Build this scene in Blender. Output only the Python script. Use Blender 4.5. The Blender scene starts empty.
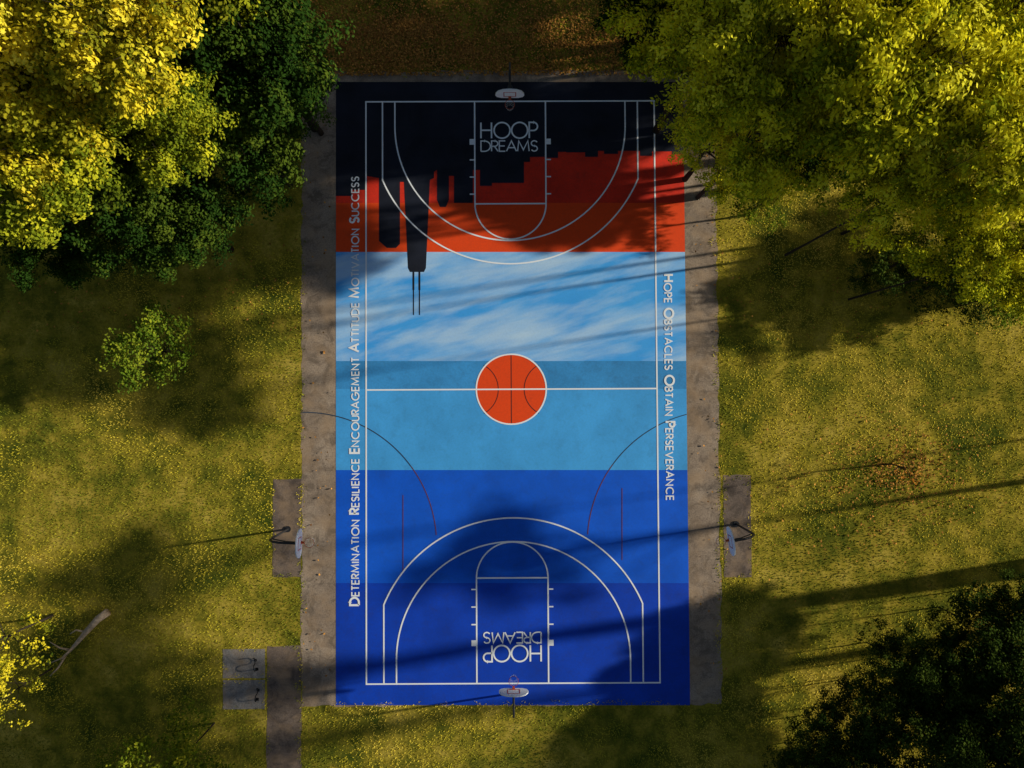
import bpy, math, random
import numpy as np
from mathutils import Vector, Matrix, Euler
random.seed(7); rng=np.random.default_rng(7)
scene=bpy.context.scene; coll=scene.collection
D=math.radians
# ------------------------------------------------ camera
F=682.0; H=35.4
cam_d=bpy.data.cameras.new("camera"); cam=bpy.data.objects.new("camera",cam_d); coll.objects.link(cam)
cam.location=(0,0,H); cam.rotation_euler=(D(1.2),0,D(-0.3)); cam_d.sensor_width=36; cam_d.lens=36*F/1024
cam_d.clip_end=3000; scene.camera=cam
RM=Euler((D(1.2),0,D(-0.3))).to_matrix()
def P(px,py,z=0.0):
    d=RM@Vector(((px-512)/F,-(py-384)/F,-1)); k=(z-H)/d.z
    return Vector((d.x*k,d.y*k,z))
S=H/F
# ------------------------------------------------ light
EL=18.5; AZ=8.3
w=bpy.data.worlds.new("World"); scene.world=w; w.use_nodes=True
nt=w.node_tree; sky=nt.nodes.new("ShaderNodeTexSky"); sky.sky_type='NISHITA'; sky.sun_disc=False
sky.sun_elevation=D(EL); sky.sun_rotation=D(90-AZ)
bg=nt.nodes["Background"]; bg.inputs[1].default_value=0.055; nt.links.new(sky.outputs[0],bg.inputs[0])
sd=bpy.data.lights.new("sun",'SUN'); sd.energy=5.0; sd.angle=D(1.2); sd.color=(1.0,0.95,0.80)
sun=bpy.data.objects.new("sun",sd); coll.objects.link(sun); sun.location=(60,10,40)
sdir=Vector((math.cos(D(EL))*math.cos(D(AZ)),math.cos(D(EL))*math.sin(D(AZ)),math.sin(D(EL))))
sun.rotation_euler=sdir.to_track_quat('Z','Y').to_euler()
scene.view_settings.view_transform='Standard'; scene.view_settings.look='None'; scene.view_settings.exposure=0
# ------------------------------------------------ node helpers
class NB:
    def __init__(s,name):
        s.m=bpy.data.materials.new(name); s.m.use_nodes=True; s.t=s.m.node_tree; s.t.nodes.clear()
        s.out=s.t.nodes.new("ShaderNodeOutputMaterial")
        s.geo=s.t.nodes.new("ShaderNodeNewGeometry")
    def n(s,k): return s.t.nodes.new(k)
    def l(s,a,b): s.t.links.new(a,b)
    def noise(s,scale,detail=4,rough=0.6,vec=None,stretch=None,dist=0):
        n=s.n("ShaderNodeTexNoise"); n.inputs["Scale"].default_value=scale; n.inputs["Detail"].default_value=detail
        n.inputs["Roughness"].default_value=rough; n.inputs["Distortion"].default_value=dist
        src=vec or s.geo.outputs["Position"]
        if stretch:
            mp=s.n("ShaderNodeMapping"); mp.vector_type='TEXTURE'
            mp.inputs["Scale"].default_value=[1/q for q in stretch[:3]]
            if len(stretch)>3: mp.inputs["Rotation"].default_value=(0,0,stretch[3])
            s.l(src,mp.inputs[0]); src=mp.outputs[0]
        s.l(src,n.inputs["Vector"]); return n.outputs["Fac"]
    def ramp(s,fac,pts):
        r=s.n("ShaderNodeValToRGB"); e=r.color_ramp.elements
        while len(e)<len(pts): e.new(0.5)
        for i,(p,c) in enumerate(pts):
            e[i].position=p; e[i].color=(c[0],c[1],c[2],1) if hasattr(c,'__len__') else (c,c,c,1)
        s.l(fac,r.inputs[0]); return r.outputs[0]
    def mix(s,f,a,b,mode='MIX'):
        m=s.n("ShaderNodeMix"); m.data_type='RGBA'; m.blend_type=mode
        for sock,v in ((m.inputs[0],f),(m.inputs[6],a),(m.inputs[7],b)):
            if isinstance(v,(int,float)): sock.default_value=v if sock==m.inputs[0] else (v,v,v,1)
            elif isinstance(v,tuple): sock.default_value=(v[0],v[1],v[2],1)
            else: s.l(v,sock)
        return m.outputs[2]
    def bsdf(s,col,rough=0.8,bump=None,bs=0.3,bd=0.02,metal=0,spec=0.3):
        b=s.n("ShaderNodeBsdfPrincipled"); b.inputs["Roughness"].default_value=rough; b.inputs["Metallic"].default_value=metal
        b.inputs["Specular IOR Level"].default_value=spec
        if isinstance(col,tuple): b.inputs["Base Color"].default_value=(col[0],col[1],col[2],1)
        else: s.l(col,b.inputs["Base Color"])
        s.l(b.outputs[0],s.out.inputs[0]); return s.m

def paint(name,c,var=0.12,grime=0.22,dark=(0.03,0.03,0.035),fine=0.18):
    b=NB(name)
    n1=b.noise(0.35,4,0.6); n2=b.noise(9,3,0.7); n3=b.noise(1.6,5,0.65,dist=0.6)
    c2=tuple(x*(1-var*1.6) for x in c); c3=tuple(min(1,x*(1+var)) for x in c)
    col=b.mix(b.ramp(n1,[(0.35,0),(0.65,1)]),c2,c3)
    col=b.mix(b.ramp(n2,[(0.40,0.0),(0.72,fine)]),col,dark)
    col=b.mix(b.ramp(n3,[(0.52,0.0),(0.75,grime)]),col,dark)
    return b.bsdf(col,0.75,spec=0.2)

def sky_paint():
    b=NB("paint_sky")
    base=b.mix(b.ramp(b.noise(0.35,4,0.6),[(0.35,0),(0.65,1)]),(0.06,0.40,0.95),(0.08,0.46,1.0))
    cl=b.noise(0.6,5,0.58,stretch=(0.16,0.75,1,D(15)),dist=0.15)
    col=b.mix(b.ramp(cl,[(0.42,0.0),(0.55,0.5),(0.72,0.95)]),base,(0.74,0.90,1.0))
    col=b.mix(b.ramp(b.noise(9,3,0.7),[(0.40,0.0),(0.72,0.08)]),col,(0.03,0.06,0.1))
    return b.bsdf(col,0.75,spec=0.2)

def asphalt(name,c1,c2,crack=0.7):
    b=NB(name)
    col=b.mix(b.ramp(b.noise(0.5,5,0.65),[(0.35,0),(0.66,1)]),c1,c2)
    col=b.mix(b.ramp(b.noise(14,3,0.75),[(0.36,0.0),(0.7,0.65)]),col,tuple(x*0.35 for x in c1))
    col=b.mix(b.ramp(b.noise(1.3,5,0.7,dist=1.0),[(0.46,0.0),(0.62,0.65)]),col,tuple(x*0.42 for x in c1))
    v=b.n("ShaderNodeTexVoronoi"); v.feature='DISTANCE_TO_EDGE'; v.inputs["Scale"].default_value=0.22
    nn=b.n("ShaderNodeTexNoise"); nn.inputs["Scale"].default_value=0.9; nn.inputs["Detail"].default_value=6
    b.l(b.geo.outputs["Position"],nn.inputs["Vector"])
    ma=b.n("ShaderNodeVectorMath"); ma.operation='MULTIPLY_ADD'; ma.inputs[1].default_value=(1.5,1.5,0)
    b.l(nn.outputs["Color"],ma.inputs[0]); b.l(b.geo.outputs["Position"],ma.inputs[2]); b.l(ma.outputs[0],v.inputs["Vector"])
    col=b.mix(b.ramp(v.outputs["Distance"],[(0.0,crack),(0.006,0.0)]),col,(0.05,0.045,0.04))
    col=b.mix(b.ramp(b.noise(0.9,4,0.6),[(0.46,0.0),(0.66,0.45)]),col,(0.46,0.30,0.17))
    return b.bsdf(col,0.9,spec=0.2)

def ground_mat():
    b=NB("ground_grass")
    n1=b.noise(0.20,3,0.55); n2=b.noise(0.9,5,0.65)
    f=b.mix(0.5,n1,n2)
    a=b.ramp(f,[(0.38,(0.07,0.095,0.012)),(0.47,(0.21,0.19,0.020)),(0.54,(0.42,0.32,0.035)),(0.62,(0.60,0.44,0.07))])
    col=b.mix(b.ramp(b.noise(7,3,0.75),[(0.40,0.0),(0.7,0.5)]),a,(0.05,0.055,0.010))
    d=b.n("ShaderNodeBsdfDiffuse"); b.l(col,d.inputs[0]); b.l(d.outputs[0],b.out.inputs[0]); return b.m

def leaf_mat(name,pts,trans=0.35,orand=0.16):
    b=NB(name)
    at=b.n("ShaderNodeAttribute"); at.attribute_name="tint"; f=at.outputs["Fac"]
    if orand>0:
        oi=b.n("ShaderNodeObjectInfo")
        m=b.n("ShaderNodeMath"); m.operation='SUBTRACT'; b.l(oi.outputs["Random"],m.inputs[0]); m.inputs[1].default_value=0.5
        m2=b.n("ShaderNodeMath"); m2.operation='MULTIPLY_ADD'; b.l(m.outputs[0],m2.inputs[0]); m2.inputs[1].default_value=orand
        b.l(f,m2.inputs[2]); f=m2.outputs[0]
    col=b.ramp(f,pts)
    d=b.n("ShaderNodeBsdfDiffuse"); b.l(col,d.inputs[0])
    if trans>0:
        t=b.n("ShaderNodeBsdfTranslucent"); mx=b.n("ShaderNodeMixShader")
        b.l(col,t.inputs[0]); mx.inputs[0].default_value=trans
        b.l(d.outputs[0],mx.inputs[1]); b.l(t.outputs[0],mx.inputs[2]); b.l(mx.outputs[0],b.out.inputs[0])
    else: b.l(d.outputs[0],b.out.inputs[0])
    return b.m
def simple(name,c,rough=0.5,metal=0,var=0.2,ns=4):
    b=NB(name); col=b.mix(b.noise(ns,4,0.6),tuple(x*(1-var) for x in c),tuple(min(1,x*(1+var)) for x in c))
    return b.bsdf(col,rough,None,metal=metal)
def bark_mat(name,c):
    b=NB(name); n=b.noise(5,4,0.7,stretch=(1,1,0.3))
    return b.bsdf(b.ramp(n,[(0.3,tuple(x*0.4 for x in c)),(0.7,c)]),0.95,spec=0.1)

# ------------------------------------------------ mesh helpers
def mesh_np(name,V,Fc,mat=None,tint=None,smooth=False):
    V=np.asarray(V,dtype=np.float32); Fc=np.asarray(Fc,dtype=np.int32); k=Fc.shape[1]
    me=bpy.data.meshes.new(name); me.vertices.add(len(V)); me.vertices.foreach_set("co",V.ravel())
    me.loops.add(Fc.size); me.loops.foreach_set("vertex_index",Fc.ravel())
    me.polygons.add(len(Fc)); me.polygons.foreach_set("loop_start",np.arange(0,Fc.size,k,dtype=np.int32))
    if smooth: me.polygons.foreach_set("use_smooth",np.ones(len(Fc),dtype=bool))
    me.update(calc_edges=True)
    if tint is not None:
        at=me.attributes.new("tint",'FLOAT','FACE'); at.data.foreach_set("value",np.asarray(tint,dtype=np.float32))
    if mat: me.materials.append(mat)
    return me
def mesh_py(name,V,Fc,mats=(),idx=None,smooth=False):
    me=bpy.data.meshes.new(name); me.from_pydata([tuple(v) for v in V],[],Fc); me.update()
    for m in mats: me.materials.append(m)
    if idx: me.polygons.foreach_set("material_index",idx)
    if smooth: me.polygons.foreach_set("use_smooth",[True]*len(me.polygons))
    return me
def obj(name,me,parent=None,loc=None,**props):
    o=bpy.data.objects.new(name,me); coll.objects.link(o)
    if parent: o.parent=parent
    if loc is not None: o.location=loc
    for k,v in props.items(): o[k]=v
    return o
class MB:
    def __init__(s): s.V=[]; s.F=[]; s.I=[]
    def add(s,V,Fc,mi=0):
        o=len(s.V); s.V+= [tuple(v) for v in V]; s.F+=[tuple(i+o for i in f) for f in Fc]; s.I+=[mi]*len(Fc)
    def mesh(s,name,mats,smooth=False): return mesh_py(name,s.V,s.F,mats,s.I,smooth)
    def tube(s,pts,rad,seg=10,mi=0,cap=True):
        pts=[Vector(p) for p in pts]; n=len(pts); rad=rad if hasattr(rad,'__len__') else [rad]*n
        V=[];Fc=[]; ref=None
        for i,p in enumerate(pts):
            t=(pts[min(i+1,n-1)]-pts[max(i-1,0)]).normalized()
            if ref is None: ref=t.orthogonal().normalized()
            ref=(ref-t*ref.dot(t)).normalized(); b=t.cross(ref)
            for k in range(seg):
                a=2*math.pi*k/seg; V.append(p+(ref*math.cos(a)+b*math.sin(a))*rad[i])
        for i in range(n-1):
            for k in range(seg):
                k2=(k+1)%seg; Fc.append((i*seg+k,i*seg+k2,(i+1)*seg+k2,(i+1)*seg+k))
        if cap: Fc.append(tuple(range(seg-1,-1,-1))); Fc.append(tuple((n-1)*seg+k for k in range(seg)))
        s.add(V,Fc,mi)
    def box(s,c,sz,mi=0,rot=None):
        c=Vector(c); V=[]
        for x in(-1,1):
            for y in(-1,1):
                for z in(-1,1):
                    v=Vector((x*sz[0]/2,y*sz[1]/2,z*sz[2]/2)); 
                    if rot: v=rot@v
                    V.append(c+v)
        s.add(V,[(0,1,3,2),(4,6,7,5),(0,4,5,1),(2,3,7,6),(0,2,6,4),(1,5,7,3)],mi)
zc=[0]
def ribbon(mb,pts,t,z,closed=False,mi=0):
    zc[0]=(zc[0]+1)%9; z=z+zc[0]*0.0004
    p=[Vector((q[0],q[1])) for q in pts]; n=len(p); V=[]
    for i in range(n):
        a=p[i-1] if (i>0 or closed) else None; c=p[(i+1)%n] if (i<n-1 or closed) else None
        d1=(p[i]-a).normalized() if a is not None else None; d2=(c-p[i]).normalized() if c is not None else None
        if d1 is None: d1=d2
        if d2 is None: d2=d1
        n1=Vector((-d1.y,d1.x)); n2=Vector((-d2.y,d2.x)); m=(n1+n2)
        if m.length<1e-4: m=n1.copy()
        m.normalize(); L=min(1/max(m.dot(n1),0.3),2.2)*t/2
        V.append((p[i].x+m.x*L,p[i].y+m.y*L,z)); V.append((p[i].x-m.x*L,p[i].y-m.y*L,z))
    Fc=[]
    for i in range(n if closed else n-1):
        j=(i+1)%n; Fc.append((2*i,2*i+1,2*j+1,2*j))
    mb.add(V,Fc,mi)
def arc(cx,cy,r,a0,a1,n=40,ry=None):
    ry=ry or r
    return [(cx+r*math.cos(D(a0+(a1-a0)*i/n)),cy+ry*math.sin(D(a0+(a1-a0)*i/n))) for i in range(n+1)]

# ------------------------------------------------ ground & paving
g=obj("ground",mesh_py("ground",[(-900,-900,0),(900,-900,0),(900,900,0),(-900,900,0)],[(0,1,2,3)],[ground_mat()]),kind="structure")
asph=asphalt("asphalt_worn",(0.32,0.235,0.17),(0.54,0.41,0.30),0.3)
asph_dark=asphalt("asphalt_dark",(0.17,0.125,0.10),(0.27,0.20,0.155),0.3)
conc=asphalt("concrete_pad",(0.30,0.27,0.25),(0.42,0.38,0.34),0.2)
PAVED=[]
def patch(name,x0,y0,x1,y1,z,mat,jit=0.06,**kw):
    a=P(x0,y0); c=P(x1,y1); PAVED.append((a.x,c.y,c.x,a.y))
    pts=[]
    def edge(p,q,nx,ny):
        L=math.hypot(q[0]-p[0],q[1]-p[1]); n=max(2,int(L/0.35))
        for i in range(n):
            k=i/n; j=random.uniform(-jit,jit)
            pts.append((p[0]+(q[0]-p[0])*k+nx*j,p[1]+(q[1]-p[1])*k+ny*j,z))
    A=(a.x,a.y);B=(c.x,a.y);C=(c.x,c.y);E=(a.x,c.y)
    edge(A,E,1,0);edge(E,C,0,1);edge(C,B,1,0);edge(B,A,0,1)
    return obj(name,mesh_py(name,pts,[tuple(range(len(pts)))],[mat]),kind="structure",**kw)
patch("pavement",302,72,722,704,0.004,asph,0.07)
patch("hoop_pad",273,479,301,577,0.008,asph_dark,0.03)
patch("hoop_pad",723,475,752,577,0.008,asph_dark,0.03)
patch("footpath",267,646,301,900,0.008,asph_dark,0.04)
patch("concrete_pad",223,649,265,678,0.012,conc,0.015)
patch("concrete_pad",223,680,265,709,0.012,conc,0.015)

# ------------------------------------------------ court
court=obj("basketball_court",None,loc=(0,0,0),label="blue and red painted basketball court with city skyline mural",category="basketball court")
court.empty_display_size=1
zP=0.010
M_black=paint("paint_night",(0.014,0.017,0.03),0.3,0.25,(0.03,0.03,0.035))
M_red=paint("paint_dark_red",(0.90,0.040,0.015)); M_or=paint("paint_orange_red",(1.0,0.080,0.010),0.03,0.10,fine=0.1)
M_b1=paint("paint_steel_blue",(0.055,0.33,0.72)); M_b1b=paint("paint_light_steel",(0.075,0.43,0.90),0.08,0.15,fine=0.12)
M_b2=paint("paint_royal",(0.006,0.125,0.76),0.1,0.15,fine=0.12); M_b3=paint("paint_deep_blue",(0.004,0.062,0.56)); M_sky=sky_paint()
M_white=paint("paint_white",(1.0,1.0,1.0),0.0,0.05,(0.5,0.52,0.56),0.0); M_ballo=paint("paint_ball",(1.0,0.080,0.010),0.03,0.10,fine=0.1)
M_ink=paint("paint_ink",(0.02,0.02,0.025)); M_faint=paint("paint_faded_red",(0.16,0.05,0.06)); M_dk=paint("paint_faded_black",(0.04,0.07,0.11))
bands=[(82,150,M_black),(150,203,M_red),(203,252,M_or),(252,361,M_sky),(361,389,M_b1),(389,470,M_b1b),(470,583,M_b2),(583,705,M_b3)]
def XL(y): return 336
def XR(y): return 683+(y-82)*7.0/623
mb=MB()
for i,(y0,y1,m) in enumerate(bands):
    mb.add([(*P(XL(y0),y0).xy,zP),(*P(XL(y1),y1).xy,zP),(*P(XR(y1),y1).xy,zP),(*P(XR(y0),y0).xy,zP)],[(0,1,2,3)],i)
obj("painted_surface",mb.mesh("painted_surface",[b[2] for b in bands]),court)
# skyline
prof=[(336,150),(336,196),(352,196),(352,190),(366,190),(366,176),(379,178),(379,241),(387,248),(396,248),(400,244),(400,182),(404,182),
 (408,268),(410,272),(424,272),(426,268),(430,180),(434,178),(434,172),(437,170),(437,200),(440,207),(446,207),(449,200),(449,176),(454,176),
 (454,203),(473,203),(473,170),(480,170),(480,186),(492,186),(492,183),(524,183),(524,162),(530,162),(530,157),(546,157),(546,152)]
dn=[(546,158),(558,158),(558,152),(566,152),(566,152.5),(585,152.5),(585,157),(598,157),(598,151),(604,151),(604,154),(618,154),(618,151),(640,151),(640,156),(652,156),(652,151.5),(672,151.5),(672,154),(684,154),(684,150)]
full=prof[:-1]+dn
mb=MB(); z=zP+0.004
for a,b_ in zip(full[1:-1],full[2:]):
    if abs(a[0]-b_[0])<0.01: continue
    v=[(*P(a[0],149.5).xy,z),(*P(a[0],a[1]).xy,z),(*P(b_[0],b_[1]).xy,z),(*P(b_[0],149.5).xy,z)]
    mb.add(v,[(0,1,2,3)])
for xx in (413.5,419.5): ribbon(mb,[P(xx,272),P(xx,290)],0.10,z); ribbon(mb,[P(xx,290),P(xx,315)],0.06,z)
obj("skyline_mural",mb.mesh("skyline_mural",[M_black]),court)
# lines
LT=0.076; zl=zP+0.008; mb=MB()
def seg(*p,t=LT,z=zl,closed=False,mi=0,m=None): ribbon(m or mb,[P(*q) for q in p],t,z,closed,mi)
seg((366,102),(366.5,684),(660,682.5),(654,101),closed=True)
seg((366.5,390),(657,388.5))
def half(cx,ybase,sg,kx0,kx1,fty,cy_r):
    c=P(cx,cy_r); b=P(cx,ybase)
    r=116*S
    pts=[(c.x-r,b.y)]+[(x,y) for x,y in arc(c.x,c.y,r,180,0 if sg>0 else 360,64)]+[(c.x+r,b.y)]
    ribbon(mb,pts,LT,zl)
    R=139.5*S; hx=128.5*S; a=math.degrees(math.acos(hx/R))
    if sg>0: ar=arc(c.x,c.y,R,180-a,a,64)
    else: ar=arc(c.x,c.y,R,180+a,360-a,64)
    ribbon(mb,[(c.x-hx,b.y)]+ar+[(c.x+hx,b.y)],LT,zl)
    k0=P(kx0,fty); k1=P(kx1,fty)
    ribbon(mb,[(k0.x,b.y),(k0.x,k0.y),(k1.x,k0.y),(k1.x,b.y)],LT,zl)
    mx=(k0.x+k1.x)/2; rr=(k1.x-k0.x)/2
    ribbon(mb,arc(mx,k0.y,rr,180,0 if sg>0 else 360,40),LT,zl)
    for i,dd in enumerate((2.1,3.05,3.95,4.85)):
        for kx,s_ in((k0.x,-1),(k1.x,1)):
            y=b.y+sg*dd; ww=0.30 if i==0 else 0.07
            ribbon(mb,[(kx+s_*LT*0.5,y),(kx+s_*0.27,y)],ww,zl)
half(513.5,684,1,476.5,548,578,659)
half(510,102,-1,475,546,204,126)
obj("court_lines",mb.mesh("court_lines",[M_white]),court)
# painted ball in the centre
mb=MB(); c=P(511.3,389.2); r=35*S
V=[(c.x,c.y,zP+0.0045)]+[(x,y,zP+0.0045) for x,y in arc(c.x,c.y,r,0,360,64)[:-1]]
mb.add(V,[(0,i+1,(i+1)%64+1) for i in range(64)],0)
ribbon(mb,arc(c.x,c.y,r,0,360,64)[:-1],LT,zl,True,1)
ribbon(mb,[(c.x,c.y-r+.05),(c.x,c.y+r-.05)],0.04,zP+0.006,False,2)
for s_ in(-1,1):
    ribbon(mb,arc(c.x+s_*r*1.15,c.y,r*0.78,180-62 if s_>0 else -62,180+62 if s_>0 else 62,24),0.035,zP+0.006,False,2)
obj("painted_ball",mb.mesh("painted_ball",[M_ballo,M_white,M_ink]),court)
yb=P(0,470).y
def faint(cx,cy,a0,a1,vx,v0,v1):
    mb=MB(); c=P(cx,cy); A=arc(c.x,c.y,132*S,a0,a1,60)
    up=[q for q in A if q[1]>=yb]; lo=[q for q in A if q[1]<yb]; lo=[up[-1]]+lo
    ribbon(mb,up,0.045,zP+0.006,mi=0); ribbon(mb,lo,0.045,zP+0.006,mi=1)
    ribbon(mb,[P(vx,v0),P(vx,v1)],0.04,zP+0.006,mi=1)
    obj("faded_lines",mb.mesh("faded_lines",[M_dk,M_faint]),court)
faint(304,545,91,4,403,495,572); faint(720,543,104,176,622,488,560)

# lettering: own stroke alphabet
def L_(ch):
    A=arc
    if ch=='A': return .82,[[(0,0),(.41,1),(.82,0)],[(.17,.34),(.65,.34)]]
    if ch=='B': return .55,[[(0,0),(0,1),(.28,1)]+A(.28,.76,.24,90,-90,10)+[(0,.52)],[(.3,.52)]+A(.3,.26,.26,90,-90,10)+[(0,0)]]
    if ch=='C': return .88,[A(.5,.5,.5,48,312,24)]
    if ch=='D': return .78,[[(0,0),(0,1),(.28,1)]+A(.28,.5,.5,90,-90,18)+[(0,0)]]
    if ch=='E': return .5,[[(.5,1),(0,1),(0,0),(.5,0)],[(0,.51),(.46,.51)]]
    if ch=='G': return 1.0,[A(.5,.5,.5,45,360,28)+[(.55,.5)]]
    if ch=='H': return .66,[[(0,0),(0,1)],[(.66,0),(.66,1)],[(0,.51),(.66,.51)]]
    if ch=='I': return .0,[[(0,0),(0,1)]]
    if ch=='L': return .42,[[(0,1),(0,0),(.42,0)]]
    if ch=='M': return .96,[[(0,0),(.1,1),(.48,.12),(.86,1),(.96,0)]]
    if ch=='N': return .7,[[(0,0),(0,1),(.7,0),(.7,1)]]
    if ch=='O': return 1.0,[A(.5,.5,.5,0,360,32)]
    if ch=='P': return .52,[[(0,0),(0,1),(.26,1)]+A(.26,.74,.26,90,-90,12)+[(0,.48)]]
    if ch=='R': return .54,[[(0,0),(0,1),(.26,1)]+A(.26,.74,.26,90,-90,12)+[(0,.48)],[(.24,.48),(.54,0)]]
    if ch=='S': return .54,[A(.27,.75,.25,25,270,14)+A(.27,.25,.25,90,-155,14)]
    if ch=='T': return .56,[[(0,1),(.56,1)],[(.28,1),(.28,0)]]
    if ch=='U': return .62,[[(0,1),(0,.31)]+A(.31,.31,.31,180,360,14)+[(.62,1)]]
    if ch=='V': return .76,[[(0,1),(.38,0),(.76,1)]]
def write(mb,text,origin,xd,yd,length,h,small=1.0,t=0.05,tb=None,fill=0.12):
    items=[];x=0;first=True
    for ch in text:
        if ch==' ': x+=0.45*h; first=True; continue
        hh=h if first else h*small; tt=(tb or t) if first else t
        wd,st=L_(ch); items.append((x,hh,tt,st)); x+=wd*hh+fill*h+ (0.06*h if ch in 'IHNM' else 0); first=False
    x-=fill*h; sp=length/x
    for (x0,hh,tt,st) in items:
        for s in st:
            ribbon(mb,[origin+xd*(x0*sp+px*hh*min(sp,1.25))+yd*(py*hh) for px,py in s],tt,zP+0.013)
X=Vector((1,0)); Y=Vector((0,1))
def p2(a,b): return P(a,b).xy
mb=MB()
write(mb,"HOOP",p2(481,138.5),X,Y,57*S,16*S,t=0.085,fill=0.10)
write(mb,"DREAMS",p2(481,151.5),X,Y,57*S,10.5*S,t=0.068,fill=0.10)
obj("lettering",mb.mesh("lettering",[M_white]),court)
mb=MB()
write(mb,"HOOP",p2(541,645),-X,-Y,57*S,16*S,t=0.085,fill=0.10)
write(mb,"DREAMS",p2(541,632),-X,-Y,57*S,10.5*S,t=0.068,fill=0.10)
obj("lettering",mb.mesh("lettering",[M_white]),court)
mb=MB()
write(mb,"DETERMINATION RESILIENCE ENCOURAGEMENT ATTITUDE MOTIVATION SUCCESS",p2(359,605),Y,-X,428*S,8.8*S,0.80,0.068,0.105,0.2)
obj("lettering",mb.mesh("lettering",[M_white]),court)
mb=MB()
write(mb,"HOPE OBSTACLES OBTAIN PERSEVERANCE",p2(664,275),-Y,X,225*S,8.8*S,0.80,0.068,0.105,0.2)
obj("lettering",mb.mesh("lettering",[M_white]),court)

# ------------------------------------------------ hoops
M_steel=simple("steel_dark",(0.05,0.05,0.055),0.5,0.6); M_board=simple("board_white",(0.9,0.9,0.9),0.5,0,0.05)
M_rim=simple("rim_orange",(0.6,0.09,0.02),0.5); M_net=simple("net_white",(0.7,0.7,0.7),0.9); M_mark=simple("board_mark",(0.5,0.04,0.03),0.5)
def hoop(base,bpos,label):
    base=Vector(base); bpos=Vector(bpos); d=(bpos-base); dist=d.length; a=math.atan2(d.y,d.x)
    e=obj("basketball_hoop",None,loc=(base.x,base.y,0.01),label=label,category="basketball hoop",group="basketball hoops around the court")
    e.rotation_euler=(0,0,a)
    m=MB(); m.tube([(0,0,0),(0,0,2.3),(0.05,0,2.75),(0.28,0,3.08),(0.65,0,3.25),(dist-0.12,0,3.3)],0.055,12)
    m.tube([(0.02,0,2.45),(dist*0.55,0,2.95),(dist-0.12,0,3.0)],0.03,8)
    m.tube([(0,0,0),(0,0,0.05)],0.16,16)
    m.box((dist-0.07,0,3.15),(0.06,0.5,0.5))
    obj("pole",m.mesh("pole",[M_steel],False),e)
    out=[(-0.40,0),(0.40,0),(0.62,0.10),(0.69,0.28),(0.67,0.48),(0.55,0.70),(0.33,0.85),(0,0.90),(-0.33,0.85),(-0.55,0.70),(-0.67,0.48),(-0.69,0.28),(-0.62,0.10)]
    m=MB(); n=len(out)
    V=[(dist-0.025,y,2.9+z) for y,z in out]+[(dist+0.025,y,2.9+z) for y,z in out]
    m.add(V,[tuple(range(n-1,-1,-1)),tuple(range(n,2*n))]+[(i,(i+1)%n,n+(i+1)%n,n+i) for i in range(n)])
    fr=[(0,-0.28,0.18),(0,0.28,0.18),(0,0.28,0.60),(0,-0.28,0.60)]
    for i in range(4):
        p=fr[i];q=fr[(i+1)%4]
        cy=(p[1]+q[1])/2; cz=(p[2]+q[2])/2; sy=abs(p[1]-q[1])or .04; sz=abs(p[2]-q[2]) or .04
        m.box((dist+0.0275,cy,2.9+cz),(0.006,sy+(.04 if sy>.1 else 0),sz),1)
    obj("backboard",m.mesh("backboard",[M_board,M_mark]),e)
    m=MB(); cx=dist+0.025+0.15+0.228
    m.tube([(cx+0.228*math.cos(D(t)),0.228*math.sin(D(t)),3.05) for t in range(0,361,12)],0.010,8)
    m.box((dist+0.10,0,3.04),(0.16,0.10,0.02))
    m.box((dist+0.035,0,3.02),(0.02,0.14,0.14))
    obj("rim",m.mesh("rim",[M_rim]),e)
    m=MB()
    for k in range(12):
        for s_ in(-1,1):
            pts=[]
            for j in range(6):
                f=j/5; r=0.225-0.09*f; t=D(k*30+s_*f*60); pts.append((cx+r*math.cos(t),r*math.sin(t),3.04-0.42*f))
            m.tube(pts,0.0025,4,cap=False)
    obj("net",m.mesh("net",[M_net]),e)
    return e
hoop(P(510,88),P(510,122),"fan backboard hoop on dark gooseneck pole behind shaded baseline")
hoop(P(513.5,693),P(513.5,664.5),"white fan backboard hoop on dark pole at blue baseline")
hoop(P(288,529),P(319,530),"white fan backboard hoop on small pad beside grass")
hoop(P(736,524),P(710.5,528),"white fan backboard hoop with red square on side pad")

# bike racks
M_rack=simple("rack_black",(0.02,0.02,0.022),0.4,0.5)
def rack(px,py,rot):
    b=P(px,py); e=obj("bike_rack",None,loc=(b.x,b.y,0.013),label="black bent tube bike rack on concrete pad",category="bike rack",group="bike racks on the concrete pad")
    e.rotation_euler=(0,0,rot); e.scale=(0.75,0.75,0.5)
    m=MB(); pts=[(0,-0.42,0),(0,-0.42,0.5)]+[(0,-0.21-0.21*math.cos(D(t)),0.5+0.21*math.sin(D(t))) for t in range(20,181,20)]+[(0,0.0,0.35)]+[(0,0.21-0.21*math.cos(D(t)),0.3-0.15*math.sin(D(t))) for t in range(20,161,20)]+[(0,0.42,0.4),(0,0.44,0.6)]
    m.tube(pts,0.035,8); obj("frame",m.mesh("frame",[M_rack],True),e)
    m=MB(); m.box((0,-0.42,0.008),(0.2,0.2,0.016)); obj("foot",m.mesh("foot",[M_rack]),e)
    m=MB(); m.tube([(0,0.2,0.0),(0,0.2,0.02)],0.1,12); m.tube([(0,0.2,0.0),(0,0.2,0.17)],0.03,8)
    obj("foot",m.mesh("foot",[M_rack]),e)
rack(256,663,0.15); rack(258,693,-0.1)

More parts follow.
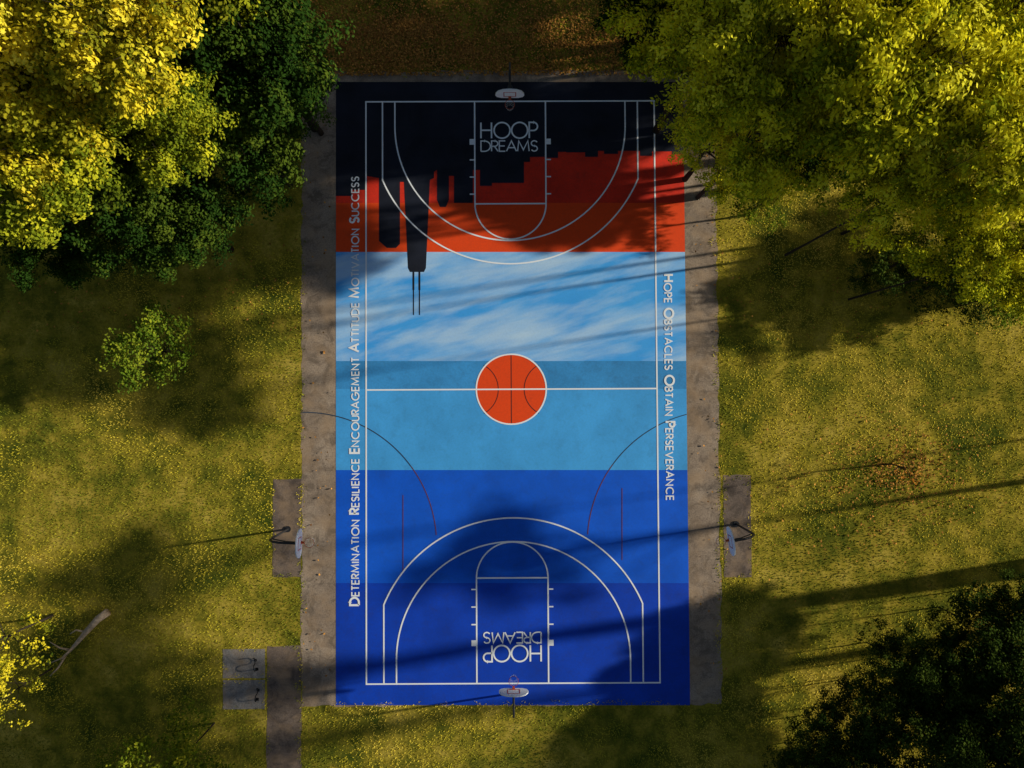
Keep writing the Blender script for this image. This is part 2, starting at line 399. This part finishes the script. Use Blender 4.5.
# ------------------------------------------------ trees
LEAF={
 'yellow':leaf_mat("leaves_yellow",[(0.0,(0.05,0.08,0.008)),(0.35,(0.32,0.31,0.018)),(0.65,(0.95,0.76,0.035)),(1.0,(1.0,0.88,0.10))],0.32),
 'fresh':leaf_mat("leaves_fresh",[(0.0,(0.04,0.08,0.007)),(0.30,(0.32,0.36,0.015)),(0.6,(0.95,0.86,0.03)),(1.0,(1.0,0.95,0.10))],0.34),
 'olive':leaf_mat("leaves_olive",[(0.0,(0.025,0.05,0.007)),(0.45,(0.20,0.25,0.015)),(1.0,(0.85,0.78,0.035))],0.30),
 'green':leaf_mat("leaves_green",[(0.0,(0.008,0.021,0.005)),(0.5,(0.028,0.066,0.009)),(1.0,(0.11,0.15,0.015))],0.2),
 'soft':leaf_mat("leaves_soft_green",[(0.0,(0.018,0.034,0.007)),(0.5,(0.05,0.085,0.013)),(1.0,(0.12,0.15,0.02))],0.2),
 'bush':leaf_mat("leaves_bush",[(0.0,(0.03,0.055,0.007)),(0.5,(0.11,0.18,0.014)),(1.0,(0.34,0.36,0.025))],0.25),
 'lime':leaf_mat("leaves_lime",[(0.0,(0.05,0.09,0.008)),(0.5,(0.18,0.24,0.015)),(1.0,(0.50,0.46,0.03))],0.25),
 'orange':leaf_mat("leaves_orange",[(0.0,(0.20,0.07,0.015)),(1.0,(0.75,0.27,0.03))],0.2)}
BARK=bark_mat("bark",(0.05,0.038,0.03))
def leaf_quads(pos,nrm,size,asp=0.6):
    n=len(pos); r=rng.normal(size=(n,3)); a=np.cross(nrm,r); a/=np.linalg.norm(a,axis=1)[:,None]+1e-9
    b=np.cross(nrm,a); s=size[:,None]
    V=np.stack([pos-a*s*0.5,pos+b*s*asp*0.5,pos+a*s*0.5,pos-b*s*asp*0.5],axis=1).reshape(-1,3)
    return V,np.arange(4*n).reshape(n,4)
def crown_data(seed,R,Rz,nl,ncl,nleaf,size,lo=0.28,hi=0.62):
    r=np.random.default_rng(seed); lobes=[]
    for i in range(nl):
        a=i*2.4+r.uniform(-.4,.4); rad=R*0.68*math.sqrt((i+0.3)/nl); zz=Rz*(0.50*(1-(rad/(R*0.68))**1.6)+r.uniform(-.4,.3))
        lobes.append((rad*math.cos(a),rad*math.sin(a),zz,R*r.uniform(0.20,0.40)))
    P_=[];N_=[];T_=[]
    per=ncl//nl
    for (lx,ly,lz,lr) in lobes:
        d=r.normal(size=(per,3)); d[:,2]=np.where(d[:,2]<-0.3,-d[:,2]*0.6,d[:,2]); d/=np.linalg.norm(d,axis=1)[:,None]
        cc=np.array([lx,ly,lz])+d*lr*r.uniform(0.50,1.15,size=(per,1))*np.array([1,1,0.85])
        for k in range(per):
            cr=r.uniform(lo,hi)*(R/4.5)**0.5; n=int(nleaf*r.uniform(0.6,1.3)*(cr/0.45)**2)
            q=r.normal(size=(n,3)); q/=np.linalg.norm(q,axis=1)[:,None]
            rr=cr*r.uniform(0.2,1.15,size=(n,1))**0.75
            P_.append(cc[k]+q*rr*np.array([1.15,1.15,0.7]))
            nn=q*0.7+np.array([0.6,0.05,0.4])+r.normal(size=(n,3))*0.35; N_.append(nn/np.linalg.norm(nn,axis=1)[:,None])
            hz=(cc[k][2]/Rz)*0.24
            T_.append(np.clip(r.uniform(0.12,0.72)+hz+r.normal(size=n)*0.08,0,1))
    Pn=np.concatenate(P_);Nn=np.concatenate(N_);T=np.concatenate(T_)
    V,Fc=leaf_quads(Pn,Nn,r.uniform(0.7,1.3,size=len(Pn))*size)
    return V,Fc,T,lobes
VARS={}
SP={'big':(4.6,3.8,16,350,66,0.19,0.26,0.62),'mid':(2.6,2.2,8,200,50,0.15,0.2,0.5),'bush':(2.2,2.1,10,330,50,0.12,0.22,0.42),'sap':(1.2,1.2,5,22,16,0.12,0.28,0.62),'airy':(4.6,3.6,12,170,45,0.19,0.2,0.5),'wisp':(2.6,2.4,7,70,40,0.15,0.2,0.5)}
def variant(kind,seed):
    k=(kind,seed)
    if k not in VARS:
        V,Fc,T,lobes=crown_data(seed,*SP[kind])
        m=MB(); R={'big':0.19,'mid':0.08,'sap':0.04,'airy':0.15,'wisp':0.06,'bush':0.08}[kind]; hc={'big':7.5,'airy':7.5,'mid':4.0,'wisp':4.0,'sap':2.4,'bush':3.0}[kind]
        rr=random.Random(seed)
        m.tube([(0,0,-0.05),(0.05,0.02,hc*0.25),(rr.uniform(-.2,.2),rr.uniform(-.2,.2),hc*0.6),(0,0,hc),(0,0,hc+SP[kind][1]*0.5)],[R*1.35,R,R*0.8,R*0.5,R*0.12],12)
        for (lx,ly,lz,lr) in lobes:
            s0=hc*rr.uniform(0.65,0.92); q=Vector((lx*.9,ly*.9,hc+lz))
            mid=Vector((lx*0.45+rr.uniform(-.3,.3)*R*3,ly*0.45+rr.uniform(-.3,.3)*R*3,s0+(hc+lz-s0)*0.6))
            m.tube([(0,0,s0),mid,q],[R*0.45,R*0.28,R*0.10],7)
            for j in range(4):
                t=Vector((rr.uniform(-1,1),rr.uniform(-1,1),rr.uniform(-.2,1))).normalized()*lr*0.8
                m.tube([mid.lerp(q,rr.uniform(.3,1)),q+t],[R*0.10,R*0.03],5)
        VARS[k]=(V,Fc,T,m.mesh("trunk",[BARK],True),hc,{})
    return VARS[k]
def tree(px,py,zc_,kind,seed,leaf,scale=1.0,label="",cat="tree",group="park trees around the court",sq=1.0,ground=False,tk=1.0,sy=1.0,rot=None):
    V,Fc,T,tm,hc,cache=variant(kind,seed)
    p=P(px,py,0 if ground else zc_)
    s=scale; hz=zc_/hc
    if leaf not in cache:
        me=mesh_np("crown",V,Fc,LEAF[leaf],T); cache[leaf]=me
    e=obj("tree",None,loc=(p.x,p.y,0),label=label,category=cat,group=group); e.rotation_euler=(0,0,random.uniform(-.6,.6) if rot is None else rot)
    t=obj("trunk",tm,e); t.scale=(s*tk,s*tk,hz)
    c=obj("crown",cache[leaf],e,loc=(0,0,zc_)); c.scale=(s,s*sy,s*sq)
    return e
LB={'yellow':"tall leafy tree with sunlit golden yellow crown",'fresh':"tall leafy tree with sunlit yellow green crown",'olive':"tall olive green leafy tree beside the court",'green':"dark green leafy tree in shade on grass",'lime':"green leafy tree at the edge of the lawn",'soft':"low dark green leafy tree in soft shade"}
# north-west group
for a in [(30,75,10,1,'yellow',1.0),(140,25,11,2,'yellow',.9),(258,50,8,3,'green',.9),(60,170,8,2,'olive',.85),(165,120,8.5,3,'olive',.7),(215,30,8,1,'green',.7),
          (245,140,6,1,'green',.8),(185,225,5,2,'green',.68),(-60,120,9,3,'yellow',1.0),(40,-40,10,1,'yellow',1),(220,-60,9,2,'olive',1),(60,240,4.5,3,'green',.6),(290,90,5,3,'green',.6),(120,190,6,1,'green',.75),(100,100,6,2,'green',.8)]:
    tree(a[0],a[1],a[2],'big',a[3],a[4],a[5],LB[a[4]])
# north-east group
for a in [(705,40,9,2,'fresh',.85,1),(800,20,10.5,1,'fresh',.95,1),(765,125,9.5,3,'fresh',.8,.6),(895,85,11,2,'fresh',1.0,.6),(985,30,11,3,'fresh',.95,1),
          (1010,150,12,2,'fresh',.8,.45),(720,135,6,1,'fresh',.6,1),(650,25,4,3,'green',.6,1),
          (690,-60,8,3,'green',1.0,1),(850,-70,7,1,'green',1.0,1),(820,160,3.5,2,'green',.45,1),(780,60,4,3,'green',.7,1),(900,110,4.5,1,'green',.7,1),
          (900,195,10.5,1,'fresh',.65,.45),(1000,255,11,3,'fresh',.55,.45),(960,60,5,2,'green',.9,1),(850,110,8,1,'olive',.6,.6)]:
    tree(a[0],a[1],a[2],'big',a[3],a[4],a[5],LB[a[4]],tk=a[6])
for a in [(1015,290,3,5,1.0,'lime'),(955,262,2.2,6,1.0,'soft'),(760,205,1.8,5,.7,'lime'),(905,262,1.8,5,.9,'soft'),(940,285,1.6,6,.8,'soft'),(985,300,1.8,5,.8,'soft'),(870,275,1.5,5,.6,'soft')]:
    tree(a[0],a[1],a[2],'mid',a[3],a[5],a[4],LB[a[5]],sq=.7)
# outside the view to the north-east and east: these throw the shade and the long streaks
for a in [(900,-40,9,1,1.0,'big'),(1000,0,8.5,2,1.0,'big'),(1110,-70,8,3,1.0,'airy'),(1010,-100,8,2,1.0,'airy'),(890,45,10,3,.9,'big'),(1180,10,7,1,1.0,'big'),(1075,210,4.0,2,.55,'big'),(1150,240,4.2,3,.6,'big')]:
    tree(a[0],a[1],a[2],a[5],a[3],'olive',a[4],LB['olive'],ground=True)
for a in [(1105,470,10,'airy',1,.7,1),(1135,463,11,'airy',3,.7,.6),(1125,424,17,'big',1,.6,.4),(1105,556,17,'big',2,1.15,1.9),(1120,612,18,'big',1,1.1,.8),(1230,600,19,'big',3,1.1,.8),(1200,690,10,'airy',1,.8,1),(1400,730,11,'airy',2,.9,1),(1080,800,8,'big',2,.7,1)]:  # leading ones are added so their shade hides the side boards' shadows
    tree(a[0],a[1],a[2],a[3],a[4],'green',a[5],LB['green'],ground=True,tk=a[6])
tree(160,350,3.0,'bush',5,'bush',1.0,"small round green tree standing alone on grass",sq=1.2,sy=1.3,rot=0.0)
tree(0,640,3.6,'wisp',6,'yellow',1.0,"yellow leafed tree beside fallen bare branches")
tree(15,690,2.6,'wisp',7,'yellow',.7,"yellow leafed tree beside fallen bare branches")
tree(182,758,3.4,'bush',5,'lime',1.25,LB['lime'],tk=.4); tree(120,780,2.6,'bush',5,'lime',.9,LB['lime'],tk=.4)
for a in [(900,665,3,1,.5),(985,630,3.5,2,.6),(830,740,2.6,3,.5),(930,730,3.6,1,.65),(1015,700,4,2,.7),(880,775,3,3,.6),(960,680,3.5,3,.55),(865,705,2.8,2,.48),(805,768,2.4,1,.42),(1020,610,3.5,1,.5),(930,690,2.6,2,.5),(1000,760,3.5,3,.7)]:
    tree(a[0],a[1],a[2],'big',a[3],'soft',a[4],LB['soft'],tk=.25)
tree(905,468,1.9,'sap',8,'orange',1.1,"thin sapling with sparse orange leaves on grass","sapling")

# fallen branch
m=MB()
m.tube([P(108,612,.3),P(98,619,.35),P(86,632,.36),P(76,644,.32),P(66,655,.25)],[0.20,0.18,0.14,0.10,0.05],10)
for q in [((86,632,.32),(76,630,.5),(70,634,.6)),((76,644,.3),(62,658,.5),(48,664,.5)),((70,650,.3),(60,648,.5),(50,642,.6)),((66,655,.2),(58,668,.4),(50,676,.4))]:
    m.tube([P(*p) for p in q],[0.06,0.04,0.02],6)
obj("fallen_branch",m.mesh("fallen_branch",[bark_mat("dead_wood",(0.70,0.52,0.36))],True),label="pale bare broken branch lying on the grass",category="fallen branch")

# ------------------------------------------------ grass & leaf litter
def inside(x,y,mg=0.0):
    k=np.zeros(len(x),bool)
    for (x0,y0,x1,y1) in PAVED: k|=(x>x0+mg)&(x<x1-mg)&(y>y0+mg)&(y<y1-mg)
    return k
def vn(x,y,cell,seed):
    r=np.random.default_rng(seed); G=r.uniform(-1,1,size=(256,256)); u=x/cell+100; v=y/cell+100
    i=np.floor(u).astype(int); j=np.floor(v).astype(int); fu=u-i; fv=v-j; fu=fu*fu*(3-2*fu); fv=fv*fv*(3-2*fv)
    i%=256; j%=256; i1=(i+1)%256; j1=(j+1)%256
    return (G[i,j]*(1-fu)+G[i1,j]*fu)*(1-fv)+(G[i,j1]*(1-fu)+G[i1,j1]*fu)*fv
n=340000
x=rng.uniform(-31,31,n); y=rng.uniform(-23,24,n)
mg=np.clip(0.10+0.22*vn(x,y,0.8,11)+0.16*vn(x,y,0.25,12),0.0,0.5)
keep=~inside(x,y,mg); x=x[keep]; y=y[keep]; n=len(x)
tint=0.52+0.20*vn(x,y,5,1)+0.16*vn(x,y,2,2)+0.09*vn(x,y,0.9,3)+0.05*vn(x,y,0.4,4)
ca,sa=math.cos(D(-32)),math.sin(D(-32)); tint+=0.12*vn(x*ca-y*sa,(x*sa+y*ca)*5,4.5,5)*(x>0)
# wheel marks curving over the lawn by the east edge
cc_=P(1010,560)
for rr_ in (5.2,6.6,9.4,10.8):
    dd=np.abs(np.hypot(x-cc_.x,y-cc_.y)-rr_-3.5); tint-=0.10*np.exp(-(dd/0.16)**2)*(x>P(760,0).x)
tint=tint+rng.normal(0,0.02,n)
pos=np.stack([x,y,np.full(n,0.0)],1)
a=rng.uniform(0,2*np.pi,n); tl=rng.uniform(0.6,1.25,n); Ln=rng.uniform(0.06,0.12,n); wd=rng.uniform(0.03,0.055,n)
h=np.stack([np.cos(a),np.sin(a),np.zeros(n)],1); pr=np.stack([-np.sin(a),np.cos(a),np.zeros(n)],1)
tip=pos+h*(Ln*np.sin(tl))[:,None]+np.array([0,0,1])*(Ln*np.cos(tl))[:,None]
V=np.stack([pos-pr*wd[:,None]*.5,pos+pr*wd[:,None]*.5,tip],1).reshape(-1,3)
GM=leaf_mat("grass_blades",[(0.15,(0.06,0.095,0.012)),(0.40,(0.25,0.25,0.022)),(0.60,(0.60,0.48,0.04)),(1.0,(0.88,0.64,0.11))],0.0,0.0)
obj("grass",mesh_np("grass",V,np.arange(3*n).reshape(n,3),GM,np.clip(tint,0,1)),kind="stuff")
# litter
pts=[]
def scat(px,py,sx,sy,n):
    c=P(px,py); pts.append(np.stack([rng.normal(c.x,sx,n),rng.normal(c.y,sy,n)],1))
def rect(x0,y0,x1,y1,n):
    a=P(x0,y0);b=P(x1,y1); pts.append(np.stack([rng.uniform(a.x,b.x,n),rng.uniform(b.y,a.y,n)],1))
rect(300,-20,660,76,9000)
for _ in range(34): scat(random.uniform(310,640),random.uniform(20,72),random.uniform(.5,1.8),random.uniform(.15,.6),320)
scat(905,470,1.2,.8,450); scat(895,478,2.6,1.5,800); rect(-40,240,300,330,250); rect(720,250,1060,340,200)
scat(820,530,2.5,2,120)
q=np.concatenate(pts); q=q[~inside(q[:,0],q[:,1],0.25)]
q=np.concatenate([q,np.stack([rng.uniform(P(303,0).x,P(334,0).x,60),rng.uniform(P(0,700).y,P(0,80).y,60)],1),np.stack([rng.uniform(P(692,0).x,P(720,0).x,60),rng.uniform(P(0,700).y,P(0,80).y,60)],1)]); n=len(q)
pos=np.column_stack([q,rng.uniform(0.05,0.11,n)]); nn=rng.normal(size=(n,3))*0.35+np.array([0.1,0,1]); nn/=np.linalg.norm(nn,axis=1)[:,None]
V,Fc=leaf_quads(pos,nn,rng.uniform(0.06,0.15,n),0.7)
obj("leaf_litter",mesh_np("leaf_litter",V,Fc,leaf_mat("dry_leaves",[(0.0,(0.20,0.08,0.02)),(1.0,(0.70,0.33,0.07))],0.0,0.0),rng.uniform(0,1,n)),kind="stuff")
